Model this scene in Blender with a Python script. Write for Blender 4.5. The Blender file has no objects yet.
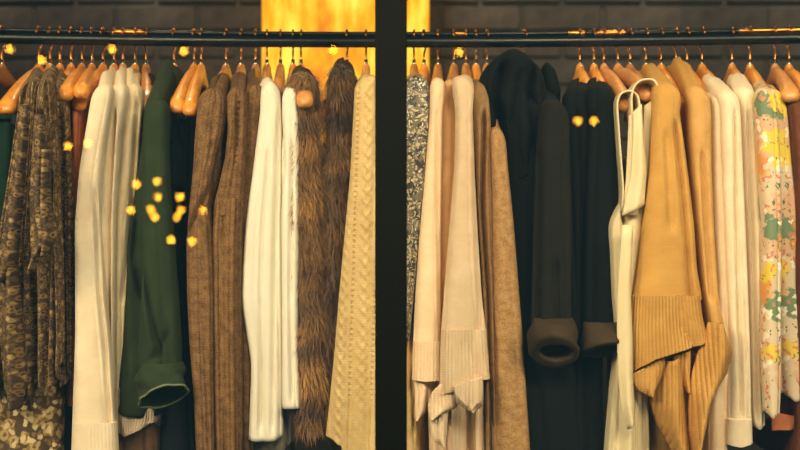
import bpy, math, random
import numpy as np
from mathutils import Vector, noise as mnoise

random.seed(7)
rng = np.random.default_rng(7)
scene = bpy.context.scene
COL = scene.collection

# ------------------------------------------------------------------ camera
D, F, CZ = 2.1, 1134.0, 1.30          # camera to rail, focal length in pixels of an 800 px frame, eye height
cam_d = bpy.data.cameras.new('camera')
cam_d.sensor_width = 36.0
cam_d.lens = F / 800.0 * 36.0
cam_d.clip_start = 0.02
cam_d.dof.use_dof = True
cam_d.dof.focus_distance = 1.86
cam_d.dof.aperture_fstop = 2.8
cam = bpy.data.objects.new('camera', cam_d)
COL.objects.link(cam)
cam.location = (0, -D, CZ)
cam.rotation_euler = (math.pi / 2, 0, 0)
scene.camera = cam

# ------------------------------------------------------------------ world, lights, exposure
world = bpy.data.worlds.new('dusk_sky')
scene.world = world
world.use_nodes = True
bgn = world.node_tree.nodes['Background']
bgn.inputs['Color'].default_value = (0.24, 0.52, 0.58, 1)
bgn.inputs['Strength'].default_value = 0.2

def spot(name, loc, target, energy, color, size, angle, blend=0.6):
    l = bpy.data.lights.new(name, 'SPOT')
    l.energy, l.color, l.shadow_soft_size = energy, color, size
    l.spot_size, l.spot_blend = math.radians(angle), blend
    o = bpy.data.objects.new(name, l)
    COL.objects.link(o)
    o.location = loc
    o.rotation_euler = (Vector(target) - Vector(loc)).to_track_quat('-Z', 'Y').to_euler()
    return o

WARM = (1.0, 0.78, 0.50)
# warm key spots added outside the window to light the clothes
for lx, tx, e in ((-1.9, -0.45, 245), (-0.9, 0.1, 142), (0.55, 0.45, 150), (1.6, 0.6, 162)):
    spot('added_key_spot', (lx, -1.95, 2.4), (tx, -0.1, 1.02), e, WARM, 0.3, 64)
# lamps near the ceiling that wash the brick wall and glance off the rail
for k in range(9):
    lx = -1.8 + 0.45 * k
    spot('wall_washer', (lx, 0.45, 2.75), (lx, 1.05, 2.25 - 0.014 * k), 58, (1.0, 0.74, 0.56), 0.03, 47, 0.35)
for lx in (-0.62, 0.62):
    spot('ceiling_lamp', (lx, 0.5, 2.6), (lx, 0.0, 1.55), 16, (1.0, 0.66, 0.32), 0.05, 60)

scene.view_settings.view_transform = 'Standard'
scene.view_settings.look = 'None'
scene.view_settings.exposure = 0.0
scene.view_settings.gamma = 1.0
scene.view_settings.use_curve_mapping = False
scene.cycles.use_adaptive_sampling = False
scene.cycles.use_denoising = True
scene.cycles.sample_clamp_indirect = 0.0
scene.cycles.max_bounces = 8
scene.cycles.transparent_max_bounces = 12

# ------------------------------------------------------------------ helpers
def P(px, py, y=0.0):
    """picture measurement of the photo -> place at depth y (metres, 0 = rail)"""
    d = D + y
    return Vector(((px - 400.0) * d / F, y, CZ + (225.0 - py) * d / F))

def lin(c):
    r = []
    for v in c:
        v /= 255.0
        r.append(v / 12.92 if v <= 0.04045 else ((v + 0.055) / 1.055) ** 2.4)
    return tuple(r) + (1.0,)

def make_mesh(name, verts, faces, mat=None, parent=None, uv=None, smooth=True, col=None):
    me = bpy.data.meshes.new(name)
    v = np.asarray(verts, dtype=float)
    if parent is not None:
        v = v - np.array(parent.location)
    me.from_pydata(v.tolist(), [], faces)
    if uv is not None:
        lay = me.uv_layers.new(name='UVMap')
        idx = np.empty(len(me.loops), dtype=np.int32)
        me.loops.foreach_get('vertex_index', idx)
        lay.data.foreach_set('uv', np.asarray(uv, dtype=np.float32)[idx].ravel())
    if col is not None:
        ca = me.color_attributes.new('tint', 'FLOAT_COLOR', 'POINT')
        ca.data.foreach_set('color', np.asarray(col, dtype=np.float32).ravel())
    if smooth:
        me.polygons.foreach_set('use_smooth', [True] * len(me.polygons))
    if mat:
        me.materials.append(mat)
    me.update()
    o = bpy.data.objects.new(name, me)
    COL.objects.link(o)
    if parent is not None:
        o.parent = parent
    return o

def tag(o, label=None, cat=None, group=None, kind=None):
    if label: o['label'] = label
    if cat: o['category'] = cat
    if group: o['group'] = group
    if kind: o['kind'] = kind
    return o

def thing(name, loc, label, cat, group=None):
    o = bpy.data.objects.new(name, None)
    o.empty_display_size = 0.03
    COL.objects.link(o)
    o.location = loc
    return tag(o, label, cat, group)

def box_data(c, s):
    x, y, z = c; a, b, h = s[0] / 2, s[1] / 2, s[2] / 2
    v = [(x + i * a, y + j * b, z + k * h) for k in (-1, 1) for j in (-1, 1) for i in (-1, 1)]
    f = [(0, 2, 3, 1), (4, 5, 7, 6), (0, 1, 5, 4), (2, 6, 7, 3), (0, 4, 6, 2), (1, 3, 7, 5)]
    return v, f

def box(name, c, s, mat, parent=None, bevel=0.0):
    v, f = box_data(c, s)
    o = make_mesh(name, v, f, mat, parent, smooth=False)
    if bevel:
        m = o.modifiers.new('bevel', 'BEVEL'); m.width = bevel; m.segments = 2
    return o

def tube_data(pts, rad, seg=10, flat=None):
    """sweep of an ellipse along pts; rad is a number or one per point, flat = ratio of the second axis"""
    pts = [Vector(p) for p in pts]
    n = len(pts)
    rad = [rad] * n if not hasattr(rad, '__len__') else rad
    v, f = [], []
    up = None
    for i in range(n):
        t = (pts[min(i + 1, n - 1)] - pts[max(i - 1, 0)]).normalized()
        if up is None:
            up = Vector((0, 0, 1)) if abs(t.z) < 0.9 else Vector((1, 0, 0))
        a = (up - t * up.dot(t)).normalized()
        up = a
        b = t.cross(a)
        for k in range(seg):
            an = 2 * math.pi * k / seg
            v.append(pts[i] + a * (math.cos(an) * rad[i] * (flat or 1)) + b * (math.sin(an) * rad[i]))
    for i in range(n - 1):
        for k in range(seg):
            k2 = (k + 1) % seg
            f.append((i * seg + k, i * seg + k2, (i + 1) * seg + k2, (i + 1) * seg + k))
    f.append(tuple(range(seg))[::-1])
    f.append(tuple((n - 1) * seg + k for k in range(seg)))
    return v, f

def tube(name, pts, rad, mat, parent=None, seg=10, flat=None):
    v, f = tube_data(pts, rad, seg, flat)
    return make_mesh(name, v, f, mat, parent)

# ------------------------------------------------------------------ materials
def new_mat(name):
    m = bpy.data.materials.new(name)
    m.use_nodes = True
    nt = m.node_tree
    return m, nt, nt.nodes['Principled BSDF']

def N(nt, typ, **kw):
    n = nt.nodes.new(typ)
    for k, v in kw.items():
        if k.startswith('i_'):
            n.inputs[k[2:].replace('_', ' ')].default_value = v
        else:
            setattr(n, k, v)
    return n

def L(nt, a, b):
    nt.links.new(a, b)

def math_n(nt, op, a, b=None):
    n = nt.nodes.new('ShaderNodeMath'); n.operation = op
    for i, x in enumerate((a, b)):
        if x is None: continue
        if isinstance(x, (int, float)): n.inputs[i].default_value = x
        else: L(nt, x, n.inputs[i])
    return n.outputs[0]

def mix_n(nt, fac, a, b, mode='MIX'):
    n = nt.nodes.new('ShaderNodeMix'); n.data_type = 'RGBA'; n.blend_type = mode
    for i, x in ((0, fac), (6, a), (7, b)):
        if isinstance(x, (int, float, tuple)): n.inputs[i].default_value = x
        else: L(nt, x, n.inputs[i])
    return n.outputs[2]

def uv_nodes(nt):
    t = nt.nodes.new('ShaderNodeUVMap'); t.uv_map = 'UVMap'
    s = nt.nodes.new('ShaderNodeSeparateXYZ')
    L(nt, t.outputs[0], s.inputs[0])
    return t.outputs[0], s.outputs[0], s.outputs[1]

def noise_n(nt, vec, scale, detail=3, rough=0.5, stretch=None):
    if stretch:
        mp = N(nt, 'ShaderNodeMapping'); mp.inputs['Scale'].default_value = stretch
        L(nt, vec, mp.inputs[0]); vec = mp.outputs[0]
    n = N(nt, 'ShaderNodeTexNoise')
    n.inputs['Scale'].default_value = scale; n.inputs['Detail'].default_value = detail; n.inputs['Roughness'].default_value = rough
    L(nt, vec, n.inputs['Vector'])
    return n.outputs['Fac']

def ramp_n(nt, fac, stops):
    r = nt.nodes.new('ShaderNodeValToRGB')
    el = r.color_ramp.elements
    while len(el) < len(stops): el.new(0.5)
    for e, (p, c) in zip(el, stops):
        e.position = p; e.color = c
    L(nt, fac, r.inputs[0])
    return r.outputs[0]

def fabric(name, c1, c2=None, rib=0, rib_depth=0.5, grain=900, bump=0.35, sheen=0.0, rough=0.92, mott=18, stitch=True, rib_hem=None):
    """woven or knitted cloth; rib = width of one rib in metres, rib_hem = (v0) ribs only below v (metres from top)"""
    m, nt, b = new_mat(name)
    c1 = lin(c1); c2 = lin(c2) if c2 else tuple(x * 0.78 for x in c1[:3]) + (1,)
    uv, u, v = uv_nodes(nt)
    n1 = noise_n(nt, uv, mott, 4, 0.6)
    n2 = noise_n(nt, uv, grain, 2, 0.6)
    fac = math_n(nt, 'ADD', math_n(nt, 'MULTIPLY', n1, 0.55), math_n(nt, 'MULTIPLY', n2, 0.45))
    col = ramp_n(nt, fac, [(0.38, c2), (0.62, c1)])
    L(nt, col, b.inputs['Base Color'])
    h = math_n(nt, 'MULTIPLY', n2, 0.5)
    if rib:
        s = math_n(nt, 'ABSOLUTE', math_n(nt, 'SINE', math_n(nt, 'MULTIPLY', u, math.pi / rib)))
        s = math_n(nt, 'MULTIPLY', s, rib_depth * 2)
        if rib_hem is not None:
            g = math_n(nt, 'GREATER_THAN', v, rib_hem)
            s = math_n(nt, 'MULTIPLY', s, g)
        h = math_n(nt, 'ADD', h, s)
    if stitch:
        w = math_n(nt, 'SINE', math_n(nt, 'MULTIPLY', v, 2 * math.pi / 0.0042))
        h = math_n(nt, 'ADD', h, math_n(nt, 'MULTIPLY', w, 0.12))
    bm = N(nt, 'ShaderNodeBump'); bm.inputs['Strength'].default_value = bump; bm.inputs['Distance'].default_value = 0.002
    L(nt, h, bm.inputs['Height']); L(nt, bm.outputs[0], b.inputs['Normal'])
    b.inputs['Roughness'].default_value = rough
    b.inputs['Sheen Weight'].default_value = sheen
    b.inputs['Specular IOR Level'].default_value = 0.2
    return m

def plain(name, c, rough=0.5, metal=0.0, spec=0.5, bump=0, scale=60, c2=None):
    m, nt, b = new_mat(name)
    tc = nt.nodes.new('ShaderNodeTexCoord')
    n = noise_n(nt, tc.outputs['Object'], scale, 4)
    c1 = lin(c); c2 = lin(c2) if c2 else tuple(x * 0.8 for x in c1[:3]) + (1,)
    L(nt, ramp_n(nt, n, [(0.3, c2), (0.7, c1)]), b.inputs['Base Color'])
    b.inputs['Roughness'].default_value = rough
    b.inputs['Metallic'].default_value = metal
    b.inputs['Specular IOR Level'].default_value = spec
    if bump:
        bm = N(nt, 'ShaderNodeBump'); bm.inputs['Strength'].default_value = bump; bm.inputs['Distance'].default_value = 0.002
        L(nt, n, bm.inputs['Height']); L(nt, bm.outputs[0], b.inputs['Normal'])
    return m

def wood(name, c1, c2):
    m, nt, b = new_mat(name)
    tc = nt.nodes.new('ShaderNodeTexCoord')
    n = noise_n(nt, tc.outputs['Object'], 14, 5, 0.6, (6, 1, 6))
    L(nt, ramp_n(nt, n, [(0.3, lin(c2)), (0.68, lin(c1))]), b.inputs['Base Color'])
    b.inputs['Roughness'].default_value = 0.38
    b.inputs['Coat Weight'].default_value = 0.25
    return m

M = {}
M['black_metal'] = plain('black_painted_metal', (12, 18, 19), 0.3, 0.0, 0.35, 0.05, 200)
M['frame_paint'] = plain('window_frame_paint', (3, 12, 15), 0.7, 0.0, 0.1, 0.15, 240)
M['brass'] = plain('brass_and_rod_glint', (214, 150, 62), 0.28, 1.0)
M['steel'] = plain('hook_steel', (190, 180, 165), 0.25, 1.0)
M['hook_brass'] = plain('hook_brass', (190, 128, 58), 0.3, 1.0)
M['wood_honey'] = wood('honey_wood', (236, 160, 62), (204, 120, 38))
M['wood_brown'] = wood('brown_wood', (190, 126, 62), (150, 92, 42))
M['wood_pale'] = wood('pale_wood', (230, 165, 96), (196, 126, 62))
M['floor'] = plain('dark_floor_boards', (40, 32, 26), 0.5, 0, 0.4, 0.1, 8)
M['plaster'] = plain('dark_plaster', (46, 44, 42), 0.9, 0, 0.2, 0.1, 12)
M['mortar'] = plain('mortar', (66, 64, 58), 0.95, 0, 0.1, 0.4, 90)
M['brick'] = plain('smoked_brick', (66, 61, 54), 0.9, 0, 0.2, 0.6, 26, (47, 44, 39))

# ------------------------------------------------------------------ the setting
def struct(o): return tag(o, kind='structure')
YG = -0.45                                            # window plane
struct(box('floor', (0, -0.6, -0.02), (6.4, 3.6, 0.04), M['floor']))
struct(box('ceiling', (0, 0.33, 2.93), (6.4, 1.75, 0.06), M['plaster']))
struct(box('wall_left', (-3.15, 0.33, 1.45), (0.1, 1.75, 2.9), M['plaster']))
struct(box('wall_right', (3.15, 0.33, 1.45), (0.1, 1.75, 2.9), M['plaster']))
YB = 1.05
wall = struct(box('wall_back', (0, YB + 0.06, 1.45), (6.4, 0.15, 2.9), M['mortar']))
bv, bf = box_data((0, 0, 0), (0.213, 0.05, 0.064))
brick0 = make_mesh('brick', bv, bf, M['brick'], smooth=False)
bm_ = brick0.modifiers.new('bevel', 'BEVEL'); bm_.width = 0.004; bm_.segments = 1
first = True
wl = Vector(wall.location)
for r in range(14):
    z = 1.42 + r * 0.075
    for c in range(-9, 10):
        o = brick0 if first else brick0.copy()
        if not first: COL.objects.link(o)
        first = False
        o.parent = wall
        o.location = Vector((c * 0.224 + (0.112 if r % 2 else 0) + random.uniform(-.002, .002), YB + random.uniform(-.004, .004), z)) - wl
        o.rotation_euler = (0, 0, random.uniform(-.012, .012))

# shop window: mullion, head, sill and the two panes
def frame_bar(n, x0, x1, z0, z1):
    return struct(box('trim_%d' % n, ((x0 + x1) / 2, YG, (z0 + z1) / 2), (x1 - x0, 0.06, z1 - z0), M['frame_paint'], bevel=0.002))
mx0, mx1 = P(375, 0, YG - 0.03).x, P(407, 0, YG - 0.03).x
frame_bar(1, mx0, mx1, 0.32, 2.62)
frame_bar(2, -3.1, 3.1, 2.62, 2.70)
frame_bar(3, -3.1, 3.1, 0.24, 0.32)
frame_bar(4, -3.1, -3.04, 0.32, 2.62)
frame_bar(5, 3.04, 3.1, 0.32, 2.62)

def glass_mat():
    m = bpy.data.materials.new('window_glass'); m.use_nodes = True
    nt = m.node_tree; nt.nodes.clear()
    out = nt.nodes.new('ShaderNodeOutputMaterial')
    mx = nt.nodes.new('ShaderNodeMixShader')
    tr = nt.nodes.new('ShaderNodeBsdfTransparent'); tr.inputs[0].default_value = (0.97, 0.985, 0.98, 1)
    gl = nt.nodes.new('ShaderNodeBsdfGlossy'); gl.inputs['Roughness'].default_value = 0.0
    gl.inputs['Color'].default_value = (0.95, 1, 1, 1)
    lw = nt.nodes.new('ShaderNodeLayerWeight'); lw.inputs[0].default_value = 0.5
    fr = math_n(nt, 'ADD', math_n(nt, 'MULTIPLY', math_n(nt, 'POWER', lw.outputs['Facing'], 5.0), 0.94), 0.055)   # Schlick
    L(nt, fr, mx.inputs[0]); L(nt, tr.outputs[0], mx.inputs[1]); L(nt, gl.outputs[0], mx.inputs[2])
    L(nt, mx.outputs[0], out.inputs[0])
    return m
M['glass'] = glass_mat()
for i, (x0, x1) in enumerate(((-3.04, mx0), (mx1, 3.04))):
    w = struct(box('window_%d' % (i + 1), ((x0 + x1) / 2, YG, 1.47), (x1 - x0, 0.006, 2.3), M['glass']))

# ------------------------------------------------------------------ glowing amber drum lamp behind the rail
def lamp():
    y = 0.80
    c = P(346, 30, y)
    r = 166 / 2 * (D + y) / F
    z0, z1 = P(0, 135, y).z, 2.30
    t = thing('pendant_lamp', (c.x, y, z0), 'large glowing amber drum lamp hanging behind the fur vests', 'lamp')
    m, nt, b = new_mat('amber_shade')
    tc = nt.nodes.new('ShaderNodeTexCoord')
    n1 = noise_n(nt, tc.outputs['Object'], 9, 4, 0.6, (1, 1, 0.55))
    n2 = noise_n(nt, tc.outputs['Object'], 34, 2, 0.5, (1, 1, 0.2))
    fac = math_n(nt, 'ADD', math_n(nt, 'MULTIPLY', n1, 0.7), math_n(nt, 'MULTIPLY', n2, 0.3))
    col = ramp_n(nt, fac, [(0.4, lin((206, 112, 0))), (0.5, lin((238, 156, 8))), (0.63, lin((255, 206, 70)))])
    L(nt, col, b.inputs['Emission Color']); b.inputs['Base Color'].default_value = lin((26, 12, 2))
    b.inputs['Emission Strength'].default_value = 1.75
    b.inputs['Roughness'].default_value = 0.8
    v, f, seg = [], [], 72
    for k, z in enumerate(np.linspace(z0, z1, 9)):
        for i in range(seg):
            a = 2 * math.pi * i / seg
            rr = r * (1 + 0.006 * math.sin(a * 24))
            v.append((c.x + rr * math.cos(a), y + rr * math.sin(a), z))
    for k in range(8):
        for i in range(seg):
            j = (i + 1) % seg
            f.append((k * seg + i, k * seg + j, (k + 1) * seg + j, (k + 1) * seg + i))
    sh = make_mesh('shade', v, f, m, t)
    s = sh.modifiers.new('solid', 'SOLIDIFY'); s.thickness = 0.003
    for z in (z0, z1):
        ring = [(c.x + r * 1.01 * math.cos(2 * math.pi * i / 48), y + r * 1.01 * math.sin(2 * math.pi * i / 48), z) for i in range(49)]
        tube('rim', ring, 0.004, M['brass'], t, 6)
    tube('cord', [(c.x, y, 2.32), (c.x, y, 2.9)], 0.004, M['black_metal'], t, 6)
    tube('spider', [(c.x - r, y, z1), (c.x, y, z1 + 0.02), (c.x + r, y, z1)], 0.003, M['brass'], t, 6)
    mb, ntb, bb = new_mat('bulb_glow')
    bb.inputs['Emission Color'].default_value = lin((255, 210, 120)); bb.inputs['Emission Strength'].default_value = 4
    tube('bulb', [(c.x, y, z1 - 0.02), (c.x, y, z1 - 0.06), (c.x, y, z1 - 0.1), (c.x, y, z1 - 0.14)], [0.012, 0.014, 0.03, 0.012], mb, t, 12)
lamp()

# ------------------------------------------------------------------ the rail
def rail_pt(x, dz=0.0, dy=0.0):
    return Vector((x, dy, P(0, 42, 0).z + 0.0075 * (x / 0.74) ** 2 + dz))
RR = 0.0105
t = thing('clothes_rack', (0, 0, 0), 'black metal clothes rail with a thin rod and modelled gold glints along its top', 'clothes rack')
xs = np.linspace(-1.35, 1.35, 55)
tube('rail', [rail_pt(x) for x in xs], RR, M['black_metal'], t, 14)
tube('rod', [rail_pt(x, RR + 0.0044, 0.001) for x in xs], 0.0044, M['black_metal'], t, 8)
for a_, b_ in ((109, 146), (455, 467), (568, 586), (596, 628), (738, 830)):          # gold lamp glints on the dark rod, modelled as brass tubes
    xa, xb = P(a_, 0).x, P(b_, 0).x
    tube('rod_glint', [rail_pt(x, RR + 0.0046, 0.001) for x in np.linspace(xa, xb, 7)], 0.0048, M['brass'], t, 10)
for sx in (-1, 1):
    zt = rail_pt(1.35 * sx).z
    tube('upright', [(1.35 * sx, 0, 0.02), (1.35 * sx, 0, zt + 0.012)], 0.0125, M['black_metal'], t, 12)
    tube('foot', [(1.35 * sx, -0.28, 0.014), (1.35 * sx, 0.28, 0.014)], 0.014, M['black_metal'], t, 12)

# ------------------------------------------------------------------ hangers
ZNECK = 68            # picture row of the top of the wood below the rail
def hanger(hx, nx, ny, holds, wood_key='wood_honey', yn=-0.20, neck=ZNECK, clips=False, cov=True, group='wooden hangers on the rail', label=None, wide=0.017):
    """hx: picture column of the hook on the rail, (nx, ny): picture place of the near end of the wood"""
    c = P(hx, 0, 0.0)
    zc = P(0, neck, 0.0).z
    e = P(nx, ny, yn)
    if cov:                                   # inside a garment the wood stops short of the shoulder
        z_end = e.z
        e = Vector((c.x, 0, 0)).lerp(e, 0.74); e.z = z_end
    base = Vector((c.x, 0.0, zc - 0.09))
    t = thing('clothes_hanger', base, label or 'wooden hanger with a metal hook holding ' + holds, 'hanger', group)
    dx, dy = e.x - c.x, e.y
    Lh = math.hypot(dx, dy)
    d = Vector((dx / Lh, dy / Lh, 0))
    drop = zc - e.z
    pts, rad, n = [], [], 61
    side = Vector((-d.y, d.x, 0))
    v, f, seg = [], [], 14
    for i in range(n):
        q = -1 + 2 * i / (n - 1)
        a = abs(q)
        z = zc - 0.014 - (drop - 0.014) * (0.25 * a + 0.75 * a ** 1.55)
        p = Vector((c.x, 0, z)) + d * (q * (Lh + 0.004))
        hw = 0.0085 + (wide - 0.0085) * a ** 1.8
        hh = 0.0165 - 0.0035 * a + 0.007 * math.exp(-(a / 0.07) ** 2)
        if a > 0.92:
            k = max(0.0, 1 - ((a - 0.92) / 0.08) ** 3) ** (1 / 3); hw *= max(k, 0.2); hh *= max(k, 0.2)
        for s in range(seg):
            an = 2 * math.pi * s / seg
            ca, sa = math.cos(an), math.sin(an)
            v.append(p + side * (hw * math.copysign(abs(ca) ** 0.8, ca)) + Vector((0, 0, hh * math.copysign(abs(sa) ** 0.8, sa))))
    for i in range(n - 1):
        for s in range(seg):
            s2 = (s + 1) % seg
            f.append((i * seg + s, i * seg + s2, (i + 1) * seg + s2, (i + 1) * seg + s))
    f.append(tuple(range(seg))[::-1]); f.append(tuple((n - 1) * seg + s for s in range(seg)))
    make_mesh('wooden_body', v, f, M[wood_key], t)
    # hook: stem up, round behind the rail, over the rod and down in front
    zr = rail_pt(c.x).z
    R = 0.0200
    zcir = zr + RR + 0.0094 + 0.0019 - R
    pts = [(0, zc - 0.004), (0, zc + 0.012), (0, zcir - R - 0.006), (-0.004, zcir - R - 0.001)]
    for k in range(2, 20):
        an = -math.pi / 2 - k * math.radians(252) / 19
        pts.append((R * math.cos(an), zcir + R * math.sin(an)))
    pp = [Vector((c.x, 0, z)) + d * q for q, z in pts]
    tube('hook', pp, 0.0019, M['hook_brass'], t, 8)
    tube('ferrule', [pp[0], Vector((c.x, 0, zc + 0.016))], 0.0032, M['steel'], t, 8)
    if clips:
        for q in (-0.72, 0.72):
            pc = Vector((c.x, 0, 0)) + d * (q * Lh)
            z0 = zc - 0.014 - (drop - 0.014) * (0.25 * 0.72 + 0.75 * 0.72 ** 1.55)
            cl = box('clip', (pc.x, pc.y, z0 - 0.035), (0.013, 0.02, 0.035), M['black_metal'], t, 0.002)
            tube('clip_spring', [(pc.x - 0.008, pc.y - 0.011, z0 - 0.03), (pc.x + 0.008, pc.y - 0.011, z0 - 0.03)], 0.003, M['steel'], t, 8)
            tube('clip_wire', [(pc.x, pc.y, z0 - 0.008), (pc.x, pc.y, z0 - 0.02)], 0.0018, M['steel'], t, 6)
    return t

# ------------------------------------------------------------------ garments
def sm(x, a, b):
    t = np.clip((x - a) / (b - a), 0, 1)
    return t * t * (3 - 2 * t)

def cloth_piece(name, parent, mat, outline, yf=-0.2, back=None, hook=None, rf=0.022, wb=0.017, n=2.6, rise=0.0, neck=0.5, folds=(), creases=(),
                hem=None, cap=0.02, NU=72, NV=90, thick=0.003, wrinkle=0.0025, disp=None, seed=0, back_y=None, hem_zone=0.25, cap_bottom=0.0):
    """A hollow hanging piece of cloth. outline: rows (picture y, left x, right x) of its near side at depth yf.
    back: how far it reaches away from the viewer; hook: picture column on the rail its back edge leads to.
    rise: metres the shoulder line climbs from the near end to the neck. folds: (ridges, amplitude top, amplitude bottom, phase, drift).
    creases: lists of (x, y) picture points with depth and width: valleys running down the cloth."""
    d = D + yf
    o = np.array(outline, dtype=float)
    y0, y1 = o[0, 0], o[-1, 0]
    v = np.linspace(0, 1, NV) ** 1.12
    ynom = y0 + v * (y1 - y0)
    # smooth interpolation of the outline
    def itp(c):
        r = np.interp(ynom, o[:, 0], o[:, c])
        k = 5
        rp = np.concatenate([np.full(k, r[0]) , r, np.full(k, r[-1])])
        ker = np.hanning(2 * k + 1); ker /= ker.sum()
        s = np.convolve(rp, ker, 'valid')
        w = sm(v, 0.0, 0.05)*(1-sm(v, 0.95, 1.0))
        return r * (1 - w) + s * w
    xl, xr = itp(1), itp(2)
    th = math.pi + 2 * math.pi * np.arange(NU) / NU       # starts left, runs over the front
    # denser on the front half
    fr = 0.66
    tt = np.arange(NU) / NU
    th = np.where(tt < fr, math.pi + math.pi * tt / fr, 2 * math.pi + math.pi * (tt - fr) / (1 - fr))
    co, si = np.cos(th), np.sin(th)
    ex = 2.0 / n
    cs = np.sign(co) * np.abs(co) ** ex
    ss = np.sign(si) * np.abs(si) ** ex
    front = si <= 1e-9
    B = back if back is not None else rf
    c_px = (xl + xr) / 2; w_px = (xr - xl) / 2
    delta = (ynom - y0) * d / F
    q = np.clip(1 - (1 - np.clip(delta / max(cap, 1e-6), 0, 1)) ** 2.6, 0.0009, 1) ** (1 / 2.6) if cap > 0 else np.ones(NV)
    if cap_bottom > 0:
        db = (y1 - ynom) * d / F
        q = q * np.sqrt(np.clip(1 - (1 - np.clip(db / cap_bottom, 0, 1)) ** 2, 0.0009, 1))
    X = np.zeros((NV, NU)); Y = np.zeros((NV, NU)); Z = np.zeros((NV, NU))
    cx = (c_px - 400) * d / F; wx = w_px * d / F
    xback = (hook - 400) * D / F if hook is not None else None
    px = c_px[:, None] + (w_px * np.maximum(q, .25))[:, None] * cs[None, :]
    for j in range(NU):
        if front[j]:
            X[:, j] = cx + wx * np.maximum(q, .05) * cs[j]
            Y[:, j] = yf + rf + rf * q * ss[j]
        else:
            g = abs(ss[j])
            if back is None:
                X[:, j] = cx + wx * np.maximum(q, .05) * cs[j]
                Y[:, j] = yf + rf + B * q * g
            else:
                yy = B * g
                k = min(1.0, yy / 0.17)
                k = k * k * (3 - 2 * k)
                # centre line leads to the hook, then on past it
                cl = cx + ((xback - cx) * (yy + rf) / max(0.05, -yf) if xback is not None else 0)
                ww = (wx * (1 - k) + np.minimum(wx, wb) * k) * np.maximum(q, .05)
                X[:, j] = cl + ww * np.sign(cs[j]) * (abs(cs[j]) if g < 0.5 else min(1, abs(cs[j]) * 1.6 + 0.0))
                Y[:, j] = yf + rf + yy
    PY = np.repeat(ynom[:, None], NU, 1)
    if hem is not None:
        h = np.array(hem, dtype=float)
        hb = np.interp(px[-1], h[:, 0], h[:, 1]) - y1
        hb = np.where(front, hb, hb.mean())
        PY = PY + hb[None, :] * (sm(v, 1 - hem_zone, 1.0))[:, None]
    Z = CZ + (225.0 - PY) * d / F
    if rise:
        fall = (1 - sm(delta, 0.0, 0.30))[:, None]
        yrel = np.clip(1 - np.abs(Y) / max(0.05, -(yf + rf * 0.3)), -0.2, 1)
        yrel = np.where(yrel > neck, np.maximum(neck - 1.2 * (yrel - neck), -0.3), yrel)      # neck opening
        Z = Z + rise * yrel * fall
    # folds on the cloth
    dispY = np.zeros((NV, NU))
    S = (th - math.pi) / math.pi
    wfront = np.where(front, np.clip(np.abs(si) * 1.6, 0, 1), 0.35)
    for (m, a0, a1, ph, dr) in folds:
        a0, a1 = a0 * 1.5, a1 * 1.6
        arg = m * math.pi * S[None, :] + ph + dr * v[:, None] + 0.5 * np.sin(3.1 * v[:, None] + ph)
        dispY += (a0 + (a1 - a0) * v[:, None]) * (np.sqrt(np.abs(np.cos(arg))) - 0.6) * wfront[None, :]
    for cr in creases:
        pts, dep, wd = np.array(cr[0], float), cr[1] * 1.6, cr[2]
        pts = pts[np.argsort(pts[:, 1])]
        xc = np.interp(PY, pts[:, 1], pts[:, 0])
        inside = sm(PY, pts[0, 1] - 6, pts[0, 1] + 10) * (1 - sm(PY, pts[-1, 1] - 6, pts[-1, 1] + 6))
        dispY -= dep * np.exp(-((px - xc) / wd) ** 2) * inside * np.where(front, 1, 0)[None, :]
    # small wrinkles
    if wrinkle:
        for i in range(NV):
            for j in range(NU):
                if front[j]:
                    dispY[i, j] += wrinkle * mnoise.noise(Vector((X[i, j] * 26 + seed * 7.3, Z[i, j] * 5.5, seed * 3.1))) * 1.6 * wfront[j]
                    dispY[i, j] += wrinkle * 0.6 * mnoise.noise(Vector((X[i, j] * 45 + seed, Z[i, j] * 22, seed * 1.7))) * wfront[j]
    if disp is not None:
        dispY += disp(px, PY, S[None, :], v[:, None]) * np.where(front, 1, 0)[None, :]
    Y = Y - dispY * np.maximum(q, .2)[:, None]
    verts = np.stack([X, Y, Z], -1).reshape(-1, 3)
    faces = []
    for i in range(NV - 1):
        for j in range(NU):
            k = (j + 1) % NU
            faces.append((i * NU + j, (i + 1) * NU + j, (i + 1) * NU + k, i * NU + k))
    if cap > 0: faces.append(tuple(range(NU)))
    if cap_bottom > 0: faces.append(tuple((NV - 1) * NU + j for j in range(NU))[::-1])
    # uv in metres: u along the ring, v down from the top
    mid = NV // 2
    ring = np.stack([X[mid], Y[mid]], -1)
    seglen = np.linalg.norm(np.diff(ring, axis=0), axis=1)
    u = np.concatenate([[0], np.cumsum(seglen)])
    U = np.repeat(u[None, :], NV, 0); V = (PY - y0) * d / F
    ob = make_mesh(name, verts, faces, mat, parent, uv=np.stack([U, V], -1).reshape(-1, 2))
    if thick and cap_bottom == 0:
        s = ob.modifiers.new('thickness', 'SOLIDIFY'); s.thickness = thick; s.offset = -1
    return ob

def garment(name, hook, base_py, yf, label, cat, group=None):
    b = P(hook, 0, 0)
    return thing(name, (b.x, 0, P(0, base_py, yf).z), label, cat, group)

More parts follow.
